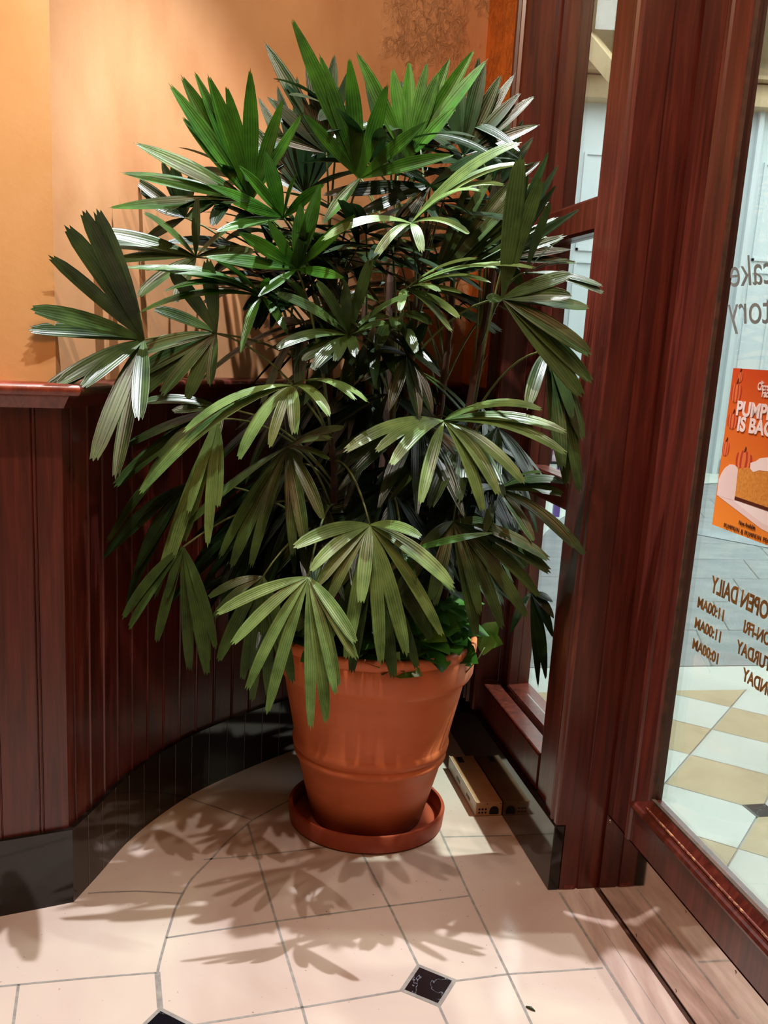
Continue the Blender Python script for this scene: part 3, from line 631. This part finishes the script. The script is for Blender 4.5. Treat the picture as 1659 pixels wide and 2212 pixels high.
# ------------------------------------------------------------------ palm canes
random.seed(11)
canes = []
for (x, y, tx, ty, h, r) in [(-0.10, -0.03, -0.20, -0.05, 1.72, 0.014), (-0.02, 0.06, -0.02, 0.10, 1.86, 0.015), (0.05, -0.05, 0.06, -0.10, 1.75, 0.014), (0.12, 0.02, 0.28, 0.05, 1.80, 0.015),
                             (-0.14, 0.08, -0.30, 0.16, 1.50, 0.012), (0.02, -0.12, 0.02, -0.20, 1.35, 0.012), (0.10, 0.12, 0.16, 0.22, 1.62, 0.013), (-0.08, -0.12, -0.16, -0.24, 1.20, 0.011), (0.15, -0.07, 0.24, -0.16, 1.30, 0.012), (-0.03, -0.02, -0.08, 0.0, 1.55, 0.013)]:
    base = PC + Vector((x, y, 0.54)); top = PC + Vector((tx, ty, h)); n = 22; pts = []; rad = []
    for i in range(n + 1):
        t = i / n; p = base.lerp(top, t); p.x += 0.012 * math.sin(t * 5 + x * 40); p.y += 0.012 * math.cos(t * 4 + y * 50); pts.append(p)
        rad.append(r * (1.25 if i % 3 == 0 else 0.95) * (1 - 0.35 * t))
    b = MB(); b.tube(pts, rad, 9)
    for i in range(2, n, 1):    # ragged fibre sheaths
        p = pts[i]; an = random.uniform(0, 2 * PI); d = Vector((math.cos(an), math.sin(an), 0)); w_ = Vector((-d.y, d.x, 0)) * 0.006
        b.add([p + d * rad[i] - w_, p + d * rad[i] + w_, p + d * (rad[i] + random.uniform(0.006, 0.02)) + Vector((0, 0, random.uniform(0.03, 0.06)))], [(0, 1, 2)])
    b.build('cane', [M['cane']], plant, smooth=False); canes.append(pts)

# ------------------------------------------------------------------ palm fans
NSEG = 9
POINTY = [0.12, 0.38, 0.64, 0.84, 0.96, 1.0, 0.93, 0.76, 0.52, 0.16]
def blade(b, hub, tip, arch, width, nrm, fold=0.18, mi=0, rnd=random, pointy=False):
    L = (tip - hub).length
    if L < 0.03: return
    ctrl_ = hub.lerp(tip, 0.52) + Vector((0, 0, 1)) * arch * L
    pts = [(1 - t) ** 2 * hub + 2 * (1 - t) * t * ctrl_ + t * t * tip for t in [i / NSEG for i in range(NSEG + 1)]]
    W = []; cols = 5; vs = []; uv = []
    wid = [0.12, 0.40, 0.66, 0.84, 0.95, 1.0, 1.0, 0.94, 0.80, 0.42]
    if pointy: wid = POINTY
    last = None
    for i, p in enumerate(pts):
        t = (pts[min(i + 1, NSEG)] - pts[max(i - 1, 0)]).normalized()
        s = t.cross(nrm)
        if s.length < 0.05: s = t.cross(Vector((0.3, -0.8, 0.5)))
        s.normalize()
        if last is not None and s.dot(last) < 0: s = -s
        last = s; n2 = s.cross(t).normalized()
        hw = width * 0.5 * wid[i]
        for c in range(cols):
            a_ = c / (cols - 1) * 2 - 1
            z = (fold * abs(a_) + (0.10 if c % 2 else 0.0)) * hw
            q_ = p + s * (a_ * hw) + n2 * z
            if i == NSEG: q_ += t * (L * 0.030 * (0.0 if c % 2 else 1.0) - abs(a_) * L * 0.02 + rnd.uniform(-0.004, 0.004))
            vs.append(q_); uv.append((c / (cols - 1), i / NSEG))
    fs = [(i * cols + c, i * cols + c + 1, (i + 1) * cols + c + 1, (i + 1) * cols + c) for i in range(NSEG) for c in range(cols - 1)]
    b.add(vs, fs, mi, uv)
def nearest_cane(p, dz):
    best = None
    for pts in canes:
        for q_ in pts[4:]:
            want = p.z + dz; d = (Vector((q_.x, q_.y, 0)) - Vector((p.x, p.y, 0))).length + abs(q_.z - want) * 1.3
            if best is None or d < best[0]: best = (d, q_)
    return best[1]
FANS = []; REST = MB()
def fan(hub, tips, arch, width, nrm, mat, dz=-0.18, jit=0.25):
    rnd = random.Random(hash((round(hub.x, 3), round(hub.y, 3), round(hub.z, 3))) & 0xffff)
    many = len(FANS) >= 99; b = REST if many else MB()
    for tp_ in tips:
        L = (tp_ - hub).length
        n = (nrm + Vector((rnd.uniform(-jit, jit), rnd.uniform(-jit, jit), rnd.uniform(-jit, jit)))).normalized()
        w_ = width * rnd.uniform(0.85, 1.15) * min(1.0, 0.55 + L * 1.6)
        blade(b, hub, tp_, arch * rnd.uniform(0.7, 1.3), w_, n, rnd.uniform(0.10, 0.32), 0, rnd, mat in (M['leaf_top'], M['leaf_dark']))
    o = None if many else b.build('leaf', [mat], plant, smooth=True, uv=True)
    q_ = nearest_cane(hub, dz); b2 = MB(); c_ = hub.lerp(q_, 0.5) + Vector((0, 0, 0.06 + 0.10 * (hub - q_).length))
    pts = [(1 - t) ** 2 * q_ + 2 * (1 - t) * t * c_ + t * t * hub for t in [i / 8 for i in range(9)]]
    b2.tube(pts, [0.0036 - 0.0012 * i / 8 for i in range(9)], 6)
    if many:
        REST.add(b2.v, b2.f, 1); FANS.append(None); return None
    pe = b2.build('petiole', [M['petiole']], None, smooth=True)
    pe.parent = o; pe.matrix_parent_inverse = Matrix.Translation(-plant.location) if False else Matrix.Identity(4)
    FANS.append(o); return o

def pf(hub, d, tips, kind, dt=0.0, arch=0.10, width=0.039, nrm=(0, -0.75, 0.65), dz=-0.18, jit=0.25, spread=None):
    """a fan read from the photograph: hub at depth d, tips dt nearer (+) or farther (-)"""
    H_ = at(hub[0], hub[1], d); T = []
    rnd = random.Random(int(hub[0] * 7 + hub[1]))
    for i, t in enumerate(tips):
        dd = t[2] if len(t) > 2 else 0.0
        T.append(at(t[0], t[1], d - dt - dd + rnd.uniform(-0.02, 0.02)))
    return fan(H_, T, arch, width, Vector(nrm), M[kind], dz, jit)
UP = dict(arch=0.02, nrm=(0, -0.92, 0.35), dz=-0.35)
# --- crown, left
pf((543, 434), 2.62, [(370, 188), (394, 168), (423, 161), (452, 170), (490, 190), (541, 157), (396, 257), (297, 312), (268, 374), (242, 449), (610, 220), (655, 245)], 'leaf_top', 0.05, **UP)
pf((612, 470), 2.55, [(519, 362), (573, 327), (505, 440), (450, 400), (470, 500), (700, 400), (640, 380)], 'leaf_top', 0.12, **UP)
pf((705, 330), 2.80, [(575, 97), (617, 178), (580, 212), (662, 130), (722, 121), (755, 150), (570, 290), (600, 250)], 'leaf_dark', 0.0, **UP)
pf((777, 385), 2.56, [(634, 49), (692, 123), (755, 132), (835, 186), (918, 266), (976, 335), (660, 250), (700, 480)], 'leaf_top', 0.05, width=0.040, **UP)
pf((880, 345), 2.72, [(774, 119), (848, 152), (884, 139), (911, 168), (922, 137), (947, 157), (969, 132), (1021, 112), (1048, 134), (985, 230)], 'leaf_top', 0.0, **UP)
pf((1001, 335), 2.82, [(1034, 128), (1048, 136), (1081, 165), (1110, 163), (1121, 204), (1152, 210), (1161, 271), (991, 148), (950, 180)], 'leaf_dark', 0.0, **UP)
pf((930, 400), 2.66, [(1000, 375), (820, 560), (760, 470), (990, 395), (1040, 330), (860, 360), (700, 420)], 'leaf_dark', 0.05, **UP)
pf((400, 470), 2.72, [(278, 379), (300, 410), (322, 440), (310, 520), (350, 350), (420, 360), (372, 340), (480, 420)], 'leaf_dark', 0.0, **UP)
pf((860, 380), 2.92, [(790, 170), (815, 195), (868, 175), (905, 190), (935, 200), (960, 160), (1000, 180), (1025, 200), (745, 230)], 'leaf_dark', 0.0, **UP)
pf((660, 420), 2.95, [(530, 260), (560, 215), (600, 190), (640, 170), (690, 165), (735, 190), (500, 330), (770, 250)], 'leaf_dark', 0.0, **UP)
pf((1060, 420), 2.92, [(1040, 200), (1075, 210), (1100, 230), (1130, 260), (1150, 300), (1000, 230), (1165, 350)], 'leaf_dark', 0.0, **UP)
# --- pale arching fan, centre right
pf((888, 482), 2.46, [(701, 516), (807, 562), (911, 543), (1011, 505), (1034, 413), (1085, 400), (1132, 356), (1117, 311)], 'leaf_old', 0.08, arch=0.22, nrm=(0, -0.6, 0.8), width=0.034)
pf((642, 581), 2.50, [(517, 503), (579, 478), (650, 442), (692, 402), (450, 556), (767, 465), (560, 640), (740, 600)], 'leaf_top', 0.10, **UP)
pf((423, 555), 2.58, [(313, 463), (217, 501), (185, 529), (429, 431), (253, 563), (520, 480), (545, 545), (380, 650), (300, 640)], 'leaf_mid', 0.08, arch=0.08, nrm=(0, -0.8, 0.6))
# --- far left fan over the cap rail
pf((311, 734), 2.44, [(112, 557), (145, 494), (181, 461), (212, 460), (72, 669), (67, 713), (125, 830), (92, 850), (203, 992), (251, 1025), (180, 835), (300, 905)], 'leaf_mid', 0.20, arch=0.05, width=0.037, nrm=(0.1, -0.95, 0.25), dz=-0.1, jit=0.15)
pf((467, 720), 2.50, [(335, 668), (369, 588), (278, 769), (266, 883), (286, 814), (448, 563), (454, 830), (405, 860), (350, 850)], 'leaf_mid', 0.06, arch=0.08, nrm=(0, -0.9, 0.4))
pf((565, 640), 2.50, [(271, 579), (318, 584), (383, 592), (302, 675), (358, 628), (450, 555), (579, 600), (620, 720), (520, 760)], 'leaf_top', 0.10, arch=0.16, nrm=(0, -0.6, 0.8), width=0.030)
pf((754, 724), 2.45, [(684, 611), (739, 603), (803, 560), (600, 636), (600, 752), (655, 778), (674, 797), (724, 780), (767, 769), (880, 640), (830, 700)], 'leaf_mid', 0.10, arch=0.12)
pf((1085, 645), 2.40, [(1168, 388), (1123, 345), (1199, 602), (1233, 594), (1269, 666), (1273, 763), (1273, 822), (1254, 854), (1053, 650), (1230, 640)], 'leaf_mid', 0.05, arch=0.06, width=0.040, nrm=(-0.1, -0.9, 0.4), jit=0.15)
pf((1135, 590), 2.52, [(1296, 617), (1300, 632), (1225, 560), (1242, 570), (1190, 440), (1210, 520)], 'leaf_mid', 0.10, width=0.026)
pf((1090, 560), 2.66, [(1248, 455), (1231, 539), (1201, 475), (1241, 566), (1198, 404), (1184, 332), (1204, 360), (1140, 380)], 'leaf_dark', 0.05, width=0.028, **UP)
pf((1182, 759), 2.50, [(1223, 1044), (1250, 1059), (1213, 1010), (1256, 945), (1235, 900), (1140, 880), (1200, 950)], 'leaf_mid', 0.10, arch=0.18, nrm=(0, -0.95, 0.3))
pf((875, 625), 2.50, [(1151, 579), (1070, 579), (1011, 594), (1054, 609), (1026, 560), (948, 630), (864, 670), (994, 632), (992, 687), (973, 714)], 'leaf_old', 0.12, arch=0.14, width=0.026, nrm=(0, -0.5, 0.9))
pf((850, 690), 2.55, [(857, 716), (815, 754), (780, 700), (900, 760), (930, 700), (760, 640)], 'leaf_mid', 0.12, arch=0.2)
pf((930, 620), 2.70, [(1105, 395), (1140, 402), (1180, 440), (1200, 472), (1215, 512), (1150, 420), (1060, 380), (1010, 400)], 'leaf_mid', 0.0, arch=0.03, width=0.028)
pf((1040, 560), 2.85, [(1000, 400), (1040, 380), (1080, 370), (1120, 372), (1160, 400), (960, 440), (1150, 500)], 'leaf_dark', 0.0, **UP)
# --- bright drooping fans, middle height
pf((630, 832), 2.42, [(306, 1062), (517, 989), (583, 962), (637, 937), (711, 897), (765, 864), (792, 866), (400, 930)], 'leaf_old', 0.10, arch=0.26, width=0.034, nrm=(0, -0.5, 0.85))
pf((482, 884), 2.52, [(250, 1049), (345, 992), (375, 889), (235, 1166), (272, 965), (450, 987), (320, 1040), (310, 870)], 'leaf_mid', 0.06, arch=0.12)
pf((470, 905), 2.44, [(408, 1103), (396, 1166), (361, 1233), (337, 1285), (449, 1173), (470, 1090), (310, 1055)], 'leaf_old', 0.06, arch=0.10, width=0.032)
pf((620, 966), 2.48, [(741, 925), (714, 949), (708, 992), (696, 1119), (660, 1179), (633, 1197), (542, 1222), (501, 1221), (477, 1200), (408, 1133)], 'leaf_mid', 0.10, arch=0.12, width=0.030)
pf((958, 909), 2.48, [(748, 973), (813, 975), (846, 1003), (909, 1083), (1042, 1101), (1075, 1065), (1128, 1040), (1218, 979), (1220, 934), (1167, 885), (1050, 880)], 'leaf_old', 0.14, arch=0.20, width=0.033, nrm=(0, -0.6, 0.8))
pf((880, 769), 2.52, [(934, 893), (905, 905), (840, 887), (783, 823), (846, 715), (892, 690), (930, 690), (800, 760)], 'leaf_dark', 0.08, width=0.042)
# --- low fans over the pot
pf((799, 1134), 2.36, [(673, 1230), (687, 1263), (710, 1300), (748, 1420), (822, 1428), (877, 1410), (952, 1369), (977, 1273), (974, 1263), (907, 1160), (640, 1180), (780, 1300)], 'leaf_old', 0.10, arch=0.13, width=0.036, nrm=(0, -0.85, 0.5), dz=0.12, jit=0.12)
pf((666, 1246), 2.26, [(504, 1389), (535, 1486), (578, 1535), (671, 1570), (705, 1556), (723, 1494), (729, 1479), (768, 1422), (766, 1385), (470, 1325)], 'leaf_old', 0.10, arch=0.12, width=0.030, nrm=(0, -0.9, 0.4), dz=0.12, jit=0.12)
pf((568, 1245), 2.42, [(452, 1290), (462, 1332), (474, 1423), (524, 1465), (545, 1510), (631, 1471), (580, 1500), (610, 1440)], 'leaf_mid', 0.05, arch=0.14, width=0.032, dz=0.1)
pf((396, 1181), 2.38, [(268, 1332), (280, 1356), (339, 1383), (409, 1444), (447, 1454), (450, 1427), (465, 1395), (360, 1290)], 'leaf_mid', 0.04, arch=0.12, width=0.030, dz=0.1)
pf((400, 1045), 2.46, [(235, 1190), (224, 1204), (293, 1233), (275, 1300), (310, 1230), (330, 1180)], 'leaf_dark', 0.04, arch=0.10)
pf((979, 1126), 2.50, [(1036, 1324), (1028, 1371), (1083, 1355), (1134, 1328), (1163, 1287), (1185, 1234), (1181, 1206), (940, 1306), (930, 1298), (903, 1198), (1080, 1150)], 'leaf_mid', 0.08, arch=0.14, width=0.033, dz=0.1)
pf((870, 1195), 2.36, [(1063, 1152), (900, 1260), (960, 1230)], 'leaf_top', 0.04, arch=0.04, width=0.026, dz=0.1)
pf((1077, 1058), 2.52, [(1261, 1197), (1242, 1183), (1214, 1069), (1151, 1167), (1048, 1148), (1218, 1042), (1020, 1065), (1167, 1022)], 'leaf_mid', 0.10, arch=0.14, width=0.033)
pf((1147, 1279), 2.72, [(1103, 1367), (1162, 1478), (1179, 1464), (1194, 1376), (1196, 1335), (1192, 1300)], 'leaf_dark', 0.04, arch=0.16, width=0.034, dz=0.15)
pf((800, 1200), 2.55, [(700, 1400), (760, 1450), (850, 1460), (900, 1440), (640, 1360), (930, 1380)], 'leaf_mid', 0.05, arch=0.15, width=0.040, dz=0.1)
pf((870, 1100), 2.62, [(640, 1150), (680, 1110), (1000, 1100), (960, 1150), (700, 1180), (1010, 1180), (760, 1220)], 'leaf_dark', 0.05, arch=0.15, width=0.036, dz=0.0)
print('hand-placed leaves', len(FANS))

# fans deeper inside the crown
mask = [(75, 700), (130, 565), (200, 470), (290, 385), (372, 230), (430, 200), (545, 190), (640, 130), (720, 150), (1010, 150), (1095, 195), (1150, 300), (1200, 380), (1235, 480), (1235, 560), (1262, 640), (1240, 770), (1205, 1000), (1190, 1160), (1140, 1290), (1030, 1340), (900, 1400), (700, 1450), (600, 1450), (480, 1380), (300, 1290), (262, 1170), (230, 980), (130, 830)]
def inside(p, poly):
    c = False; j = len(poly) - 1
    for i in range(len(poly)):
        if (poly[i][1] > p[1]) != (poly[j][1] > p[1]) and p[0] < (poly[j][0] - poly[i][0]) * (p[1] - poly[i][1]) / (poly[j][1] - poly[i][1]) + poly[i][0]: c = not c
        j = i
    return c
NP = [(p.x, p.y) for p in offset(niche, -0.05)]
def free(P):
    if (P - OW).dot(NW) < 0.03: return False
    poly = [(-0.62, 1.5)] + NP + [(0.60, 1.5)]
    return inside((P.x, P.y), poly)
holes = [(960, 1410, 115), (1040, 1400, 70), (800, 1440, 60), (505, 770, 75), (1000, 760, 50), (480, 660, 35), (700, 470, 40), (840, 450, 25)]
random.seed(23); made = 0; tries = 0
while made < 160 and tries < 20000:
    tries += 1
    an = random.uniform(0, 2 * PI); rr = 0.58 * math.sqrt(random.random()); z = random.uniform(0.80, 2.05)
    rr *= 1.0 if z > 1.15 else 0.65
    hub = PC + Vector((rr * math.cos(an) * 1.1, rr * math.sin(an), z))
    px = proj(hub)
    if not free(hub) or not inside(px, mask): continue
    if any(math.hypot(px[0] - h[0], px[1] - h[1]) < h[2] + 30 for h in holes): continue
    if hub.y < 2.60: continue
    out = Vector((math.cos(an), math.sin(an), 0)); lift = random.uniform(0.0, 0.7) if z > 1.5 else random.uniform(-0.9, 0.1)
    axis = (out + Vector((random.uniform(-0.3, 0.3), random.uniform(-0.3, 0.3), lift))).normalized()
    nr = (Vector((0, 0, 1)) - axis * axis.z).normalized(); nr = (nr + Vector((0, -0.5, 0)) * 0.6).normalized()
    side = axis.cross(nr).normalized(); tips = []; nb = random.randint(6, 9)
    for k in range(nb):
        th = math.radians(-95 + 190 * k / (nb - 1) + random.uniform(-8, 8)); L = random.uniform(0.22, 0.32) * (1 - 0.15 * abs(math.sin(th)))
        tip = hub + (axis * math.cos(th) + side * math.sin(th)) * L + Vector((0, 0, -0.05 if z > 1.4 else -0.12))
        pp = proj(tip)
        if free(tip) and inside(pp, mask) and not any(math.hypot(pp[0] - h[0], pp[1] - h[1]) < h[2] for h in holes): tips.append(tip)
    if len(tips) < 4: continue
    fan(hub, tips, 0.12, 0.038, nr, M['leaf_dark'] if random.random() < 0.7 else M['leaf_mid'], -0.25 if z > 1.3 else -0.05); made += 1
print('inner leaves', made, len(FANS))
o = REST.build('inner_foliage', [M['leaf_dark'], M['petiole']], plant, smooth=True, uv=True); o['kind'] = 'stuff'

# ------------------------------------------------------------------ pothos round the foot of the palm
random.seed(5)
pt = empty('pothos_plant', PC + Vector((0.1, -0.05, 0.56)))
tag(pt, 'leafy green pothos with heart-shaped leaves growing at the rim inside the terracotta pot', 'plant')
def heart(b, c, d, n, L, fold=0.25):
    s = d.cross(n).normalized(); out = [(0, 0), (-0.10, 0.22), (0.02, 0.42), (0.25, 0.50), (0.5, 0.42), (0.75, 0.24), (1.0, 0.0)]
    vs = []; uv = []
    for x, y in [(0.0, 0), (0.25, 0), (0.5, 0), (0.75, 0), (1.0, 0)]: vs.append(c + d * L * x - n * L * 0.12 * x * x); uv.append((0.5, x * 0.8))
    def wing(sg):
        base = len(vs)
        for x, y in [(-0.10, 0.22), (0.22, 0.46), (0.5, 0.42), (0.76, 0.22)]:
            vs.append(c + d * L * x + s * sg * L * y + n * L * (fold * y - 0.12 * x * x)); uv.append((0.5 + sg * y, max(0, x) * 0.8))
        f = [(0, base, base + 1, 1), (1, base + 1, base + 2, 2), (2, base + 2, base + 3, 3), (3, base + 3, 4)]
        return f if sg > 0 else [t[::-1] for t in f]
    fs = wing(1) + wing(-1); b.add(vs, fs, 0, uv)
cnt = 0
for i in range(96):
    if i < 74: an = random.uniform(-1.75, 0.6)
    else: an = random.uniform(-2.9, -1.7)
    if i % 2 and i < 74: an = random.uniform(-1.45, 0.1)
    rr = 0.27 * math.sqrt(random.uniform(0.5 if i % 2 else 0.12, 1.0)); zb = 0.61 + random.uniform(0.0, 0.20) * (1.25 if an > -1.2 else 0.8) * (1.15 - rr / 0.4) - 0.03 * (rr > 0.24)
    c = PC + Vector((rr * math.cos(an), rr * math.sin(an), zb))
    d = Vector((math.cos(an + random.uniform(-1.2, 1.2)), math.sin(an + random.uniform(-1.2, 1.2)), random.uniform(-0.7, 0.15))).normalized()
    n = (Vector((random.uniform(-0.5, 0.5), -0.5 + random.uniform(-0.4, 0.4), 0.8)))
    n = (n - d * n.dot(d)).normalized(); b = MB(); L = random.uniform(0.060, 0.095)
    if rr + L > 0.30 and d.z < -0.2: d.z = 0.0; d.normalize(); n = (n - d * n.dot(d)).normalized()
    heart(b, c, d, n, L); o = b.build('leaf', [M['pothos_light'] if random.random() < 0.16 else M['pothos']], pt, smooth=True, uv=True)
for (px, py, Y, L, dx, dz_) in [(1062, 1358, 2.74, 0.062, 0.5, 0.6), (1068, 1385, 2.76, 0.055, 0.9, -0.2), (1048, 1395, 2.72, 0.06, -0.1, -1.0), (846, 1430, 2.56, 0.075, 0.3, 0.5)]:
    c = at(px, py, Y); d = Vector((dx, -0.2, dz_)).normalized(); n = Vector((0.1, -1, 0.3)); n = (n - d * n.dot(d)).normalized(); b = MB(); heart(b, c - d * L / 2, d, n, L); b.build('leaf', [M['pothos_light']], pt, smooth=True, uv=True)
b = MB()
for i in range(46):
    an = random.uniform(-2.2, 0.8); r0 = random.uniform(0.05, 0.22); p = PC + Vector((r0 * math.cos(an), r0 * math.sin(an), 0.55)); r1 = min(0.27, r0 + random.uniform(0, 0.08)); e = PC + Vector((r1 * math.cos(an + 0.2), r1 * math.sin(an + 0.2), 0.60 + random.uniform(0, 0.1)))
    b.tube([p, p.lerp(e, 0.5) + Vector((0, 0, 0.02)), e], 0.0018, 5)
pa = at(1062, 1370, 2.75); b.tube([at(1000, 1460, 2.70), at(1035, 1420, 2.70), pa], 0.002, 5)
b.build('stem', [M['petiole']], pt, smooth=True)

# ------------------------------------------------------------------ metal box on the floor
BX0, BX1, BX2 = fl(1027, 1766), fl(1083, 1762), fl(976, 1672)
bx = empty('metal_trap_box', fl(1040, 1720)); tag(bx, 'long low metal trap box with small round holes on the floor beside the black baseboard', 'box')
ex = DW * 1.0; ex_s = -NW
def FB(a_, c_, z): return BX1 + NW * a_ + DW * c_ + Vector((0, 0, z))
WB, LB, HB = 0.086, 0.36, 0.048
b = MB(); b.fbox(FB, (0.0, 0.0, 0.0015), (WB, LB, HB)); b.build('case', [M['box']], bx, bevel=0.0015)
b = MB(); b.fbox(FB, (WB, 0.002, 0.003), (WB + 0.0016, LB, HB + 0.002)); sd = b.build('side_panel', [M['box_light']], bx); sd['label'] = 'pale galvanised side'
for cc in (0.07, 0.20):
    b = MB()
    for k in range(4): b.fbox(FB, (WB + 0.0016, cc + k * 0.012, 0.018), (WB + 0.0022, cc + k * 0.012 + 0.006, 0.030))
    b.build('vent', [M['hole']], bx)
def disc(name, a_, z, r, half=False):
    b = MB(); n = 16; vs = []
    for k in range(n + (1 if half else 0)):
        t = (PI * k / n) if half else (2 * PI * k / n); vs.append(FB(a_ + r * math.cos(t), -0.0006, z + r * math.sin(t)))
    m_ = len(vs); vs2 = [v + DW * 0.0005 for v in vs]; b.add(vs + vs2, [tuple(range(m_))] + [(i, (i + 1) % m_, m_ + (i + 1) % m_, m_ + i) for i in range(m_)])
    b.build(name, [M['hole']], bx)
for i in range(3):
    for j in range(2): disc('hole', 0.075 - i * 0.0105, 0.013 + j * 0.0115, 0.0034)
b = MB(); vs = [FB(0.026 + 0.0155 * math.cos(PI * k / 14), -0.0006, 0.018 + 0.0165 * math.sin(PI * k / 14)) for k in range(15)] + [FB(0.0105, -0.0006, 0.006), FB(0.0415, -0.0006, 0.006)]
b.add(vs, [tuple(range(17))]); b.build('opening', [M['hole']], bx)
for a_, z in ((0.006, 0.043), (0.05, 0.043)): disc('rivet', a_, z, 0.0018)
b = MB(); b.fbox(FB, (0.045, LB - 0.055, HB), (0.066, LB - 0.01, HB + 0.0006)); lb_ = b.build('sticker', [M['hole']], bx)

# dry leaf scrap on the floor near the door
b = MB(); s_ = fl(1147, 2180); blade(b, s_ + Vector((-0.014, 0.004, 0.002)), s_ + Vector((0.012, -0.006, 0.002)), 0.2, 0.008, Vector((0, 0, 1)))
L_ = fl(1136, 2176); R_ = fl(1156, 2186)
b.tube([L_ + Vector((0, 0, 0.002)), L_.lerp(R_, 0.5) + Vector((0, 0, 0.005)), R_ + Vector((0, 0, 0.002))], [0.002, 0.0035, 0.001], 6)
o = b.build('dry_leaf_scrap', [M['leaf_mid']], None, smooth=True, uv=True); tag(o, 'tiny dry curled leaf scrap lying on the pale floor tile near the door', 'leaf')
